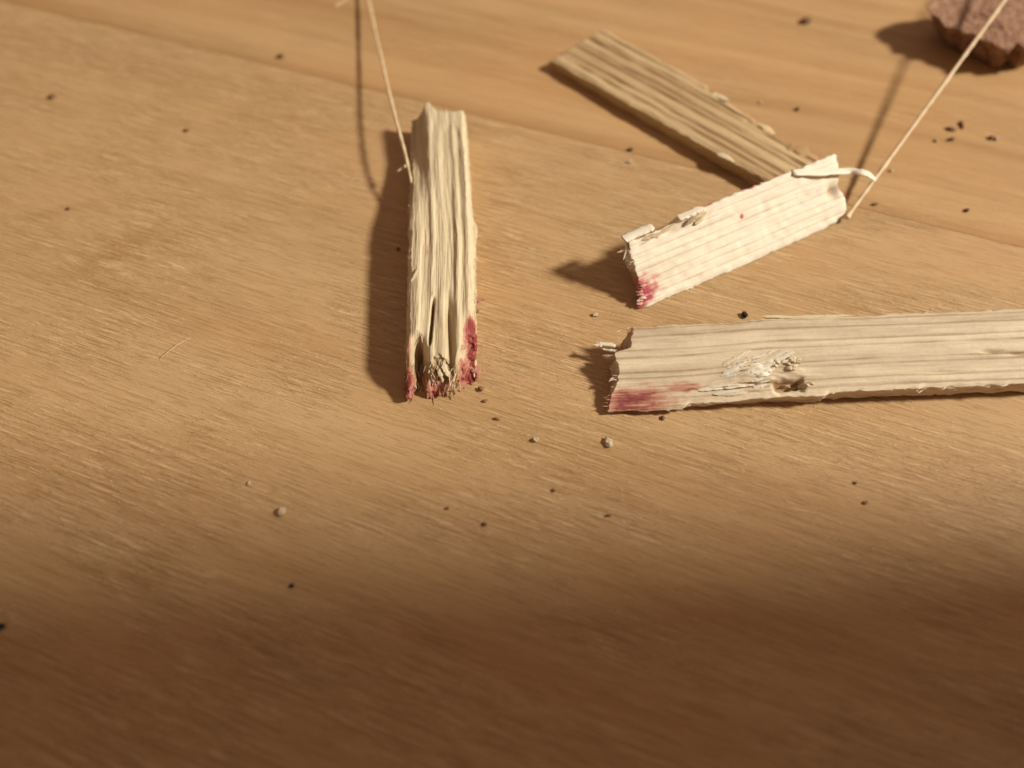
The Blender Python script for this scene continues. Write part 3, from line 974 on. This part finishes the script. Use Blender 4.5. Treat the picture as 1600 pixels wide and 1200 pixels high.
def crumb(px, py, wpx, hpx, mat, ang=0.0, flat=.6, seed=0, name='crumb'):
    c = at(px, py)
    sc = F_PX / float((c - CAM) @ FW)
    rx, ry = wpx / sc / 2, hpx / sc / 2 / .82
    nth, nph = 10, 14
    V, Fc = [], []
    for i in range(nth + 1):
        th = math.pi * i / nth
        for j in range(nph):
            ph = 2 * math.pi * j / nph
            d = np.array([math.sin(th) * math.cos(ph), math.sin(th) * math.sin(ph), math.cos(th)])
            k = 1 + .35 * float(sn(d[0] * 1.6, d[1] * 1.6, d[2] * 1.6 + 5, seed)) + .15 * float(sn(d[0] * 4, d[1] * 4, d[2] * 4, seed + 7))
            x, y, z = d * k
            x, y = x * rx, y * ry
            V.append((c[0] + x * math.cos(ang) - y * math.sin(ang), c[1] + x * math.sin(ang) + y * math.cos(ang), z * flat * min(rx, ry)))
    V = np.array(V)
    V[:, 2] -= V[:, 2].min() + .04
    V[:, 2] = np.maximum(V[:, 2], .006)
    for i in range(nth):
        for j in range(nph):
            Fc.append((i * nph + j, (i + 1) * nph + j, (i + 1) * nph + (j + 1) % nph, i * nph + (j + 1) % nph))
    return mesh_obj(name, V, Fc, mat)


BARE = 'tiny brown crumb beside the round dark crumb where the wide shadow begins'
BARE2 = 'tiny brown crumb in front of the unstained stretch of the longest stick'
CR = [
    (83, 153, 14, 10, M_BROWN, .4, 'largest brown crumb on the board left of the curved thread', None),
    (439, 90, 11, 9, M_DARK, 0, 'round dark crumb between the board joint and the curved thread', None),
    (292, 205, 11, 6, M_DARK, 0, 'dark crumb between the worn smear in the board and the curved thread', None),
    (108, 327, 8, 6, M_BROWN, 0, 'tiny brown crumb beside the worn smear in the board', None),
    (1259, 35, 20, 14, M_DARK, 0, 'big dark crumb on the board between the tan slat and the porous chunk', None),
    (985, 235, 12, 7, M_DARK, 0, 'dark crumb close to the shadowed long side of the tan slat', None),
    (1246, 172, 9, 7, M_DARK, 0, 'dark crumb off the stepped long edge of the tan slat', None),
    (1188, 161, 8, 5, M_CREAM, .5, 'tan crumb lying by the stepped edge of the tan slat', None),
    (1485, 203, 20, 9, M_DARK, -.35, 'widest seed-like dark crumb of the three clustered beside the straight thread', None),
    (1502, 196, 7, 17, M_DARK, -.1, 'slender upright seed-like crumb of the three clustered beside the straight thread', None),
    (1486, 219, 13, 7, M_DARK, .25, 'shortest seed-like dark crumb of the three clustered beside the straight thread', None),
    (1462, 221, 7, 6, M_CREAM, 0, 'pale crumb next to the cluster of three seed-like crumbs', None),
    (1547, 217, 11, 8, M_DARK, .2, 'dark crumb touching a pale grain', None),
    (1556, 218, 8, 7, M_CREAM, 0, 'pale grain touching a dark crumb', None),
    (1367, 320, 13, 6, M_DARK, .3, 'flat dark crumb where the straight thread meets the stick', None),
    (1510, 330, 11, 7, M_DARK, .4, 'dark crumb just behind the board joint under the straight thread', None),
    (1392, 268, 9, 5, M_CREAM, 0, 'pale crumb past the tip of the peeled strip', None),
    (1163, 494, 13, 12, M_BLACK, 0, 'round black grain behind the longest stick', None),
    (930, 493, 11, 7, M_CREAM, 0, 'pale crumb off the torn end of the longest stick', None),
    (441, 800, 14, 18, M_CREAM, -.4, 'cream grain alone on the near board', None),
    (950, 692, 16, 17, M_CREAM, .3, 'largest tan chip, lying in front of the longest stick', None),
    (456, 916, 9, 7, M_BLACK, 0, 'black speck in the wide shadow across the board', None),
    (757, 820, 10, 7, M_DARK, 0, 'round dark crumb where the wide shadow across the board begins', None),
    (950, 806, 12, 5, M_DARK, 0, 'flat dark crumb between the largest tan chip and the wide shadow', None),
    (1352, 786, 12, 6, M_BROWN, .3, BARE2, 'crumbs before the long stick'), (865, 767, 9, 6, M_BROWN, 0, BARE, 'tiny brown crumbs by the wide shadow'),
    (699, 795, 7, 6, M_BROWN, 0, BARE, 'tiny brown crumbs by the wide shadow'), (1336, 755, 8, 5, M_BROWN, 0, BARE2, 'crumbs before the long stick'),
    (1036, 654, 8, 8, M_DARK, 0, 'grey-brown crumb before the magenta end of the longest stick', None),
    (752, 609, 12, 9, M_BROWN, -.4, 'brown crumb beside the red frayed end of the ridged stick', None),
    (758, 627, 12, 5, M_BROWN, .3, 'flat brown flake in front of the red frayed end', None),
    (622, 390, 7, 7, M_DARK, 0, 'dark crumb in the shadow beside the ridged cream stick', None),
    (3, 980, 14, 10, M_BLACK, 0, 'black crumb in the shadow at the left edge of the board', None),
    (389, 755, 6, 9, M_CREAM, -.4, 'small white flake near the cream grain', None),
    (777, 655, 14, 5, M_BROWN, -.1, 'thin brown flake on the board before the sticks', None),
    (837, 688, 11, 8, M_CREAM, 0, 'tan curl of lacquer between the two red ends', None),
    (745, 487, 9, 6, M_BROWN, 0, 'brown fleck against the side of the ridged stick', None),
    (984, 254, 14, 5, M_CREAM, 0, 'pale fleck in front of the board joint', None),
]
for i, (x, y, w, h, m, a, lab, grp) in enumerate(CR):
    o = crumb(x, y, w * .80, h * .80, m, a, .7 if w < 15 else .55, 300 + i)
    tag(o, lab, 'crumb', grp)
rf = splinter([at(733, 473, .5), at(744, 469, .45), at(758, 467, .25)], .5, .25, M_STICK, None, 181, stain=.6, name='red_fibre')
tag(rf, 'thin reddish fibre sticking out beside the ridged stick', 'fibre')
hr = splinter([at(250, 560, .12), at(272, 542, .22), at(298, 527, .12)], .16, .1, M_CREAM, None, 182, name='hair_fibre')
tag(hr, 'hair-thin pale fibre lying across the grain of the board', 'fibre')

# ---------------------------------------------------------------- unseen phone, added between lamp and table to shade the foreground
M_BODY = plain('blocker_shell', (.03, .03, .033), (.04, .04, .043), 200, .35, .00001, .5)
M_GLASS = plain('blocker_glass', (.008, .008, .009), (.012, .012, .013), 200, .12, .000005, .5)
PH_T = Vector((.80, 0, -.60)).normalized()               # long side, square to the lamp's light
PH_N = Vector((.60, 0, .80)).normalized()
EDGE_Y = -17.5
ph_c = Vector((162, EDGE_Y + 1.5 - 33.5, 122))


def slab(name, hw, hh, z0, z1, rad, mat, parent):
    ol = []
    for cx, cy, a0 in ((hw - rad, hh - rad, 0), (-hw + rad, hh - rad, 90), (-hw + rad, -hh + rad, 180), (hw - rad, -hh + rad, 270)):
        for k in range(9):
            a = math.radians(a0 + k * 11.25)
            ol.append((cx + rad * math.cos(a), cy + rad * math.sin(a)))
    n = len(ol)
    W = []
    for ins, z in ((.8, z0), (0, z0 + .8), (0, z1 - .8), (.8, z1)) if z1 - z0 > 2 else ((0, z0), (0, z1)):
        for x, y in ol:
            f = 1 - ins / math.hypot(x, y)
            p = ph_c + PH_T * x * f + Vector((0, 1, 0)) * y * f + PH_N * z
            W.append(tuple(p))
    r_ = len(W) // n
    fs = [(i * n + j, i * n + (j + 1) % n, (i + 1) * n + (j + 1) % n, (i + 1) * n + j) for i in range(r_ - 1) for j in range(n)]
    fs += [tuple(range(n))[::-1], tuple(range((r_ - 1) * n, r_ * n))]
    return mesh_obj(name, W, fs, mat, parent, smooth=False)


TP = empty('blocker', tuple(ph_c))
tag(TP, 'black smartphone added unseen above the table to shade its near part', 'occluder')
slab('blocker_body', 69, 33.5, -3.6, 3.6, 9, M_BODY, TP)
slab('blocker_front', 60, 30, 3.62, 3.9, 2, M_GLASS, TP)
slab('blocker_back', 66, 31, -3.9, -3.62, 8, M_GLASS, TP)
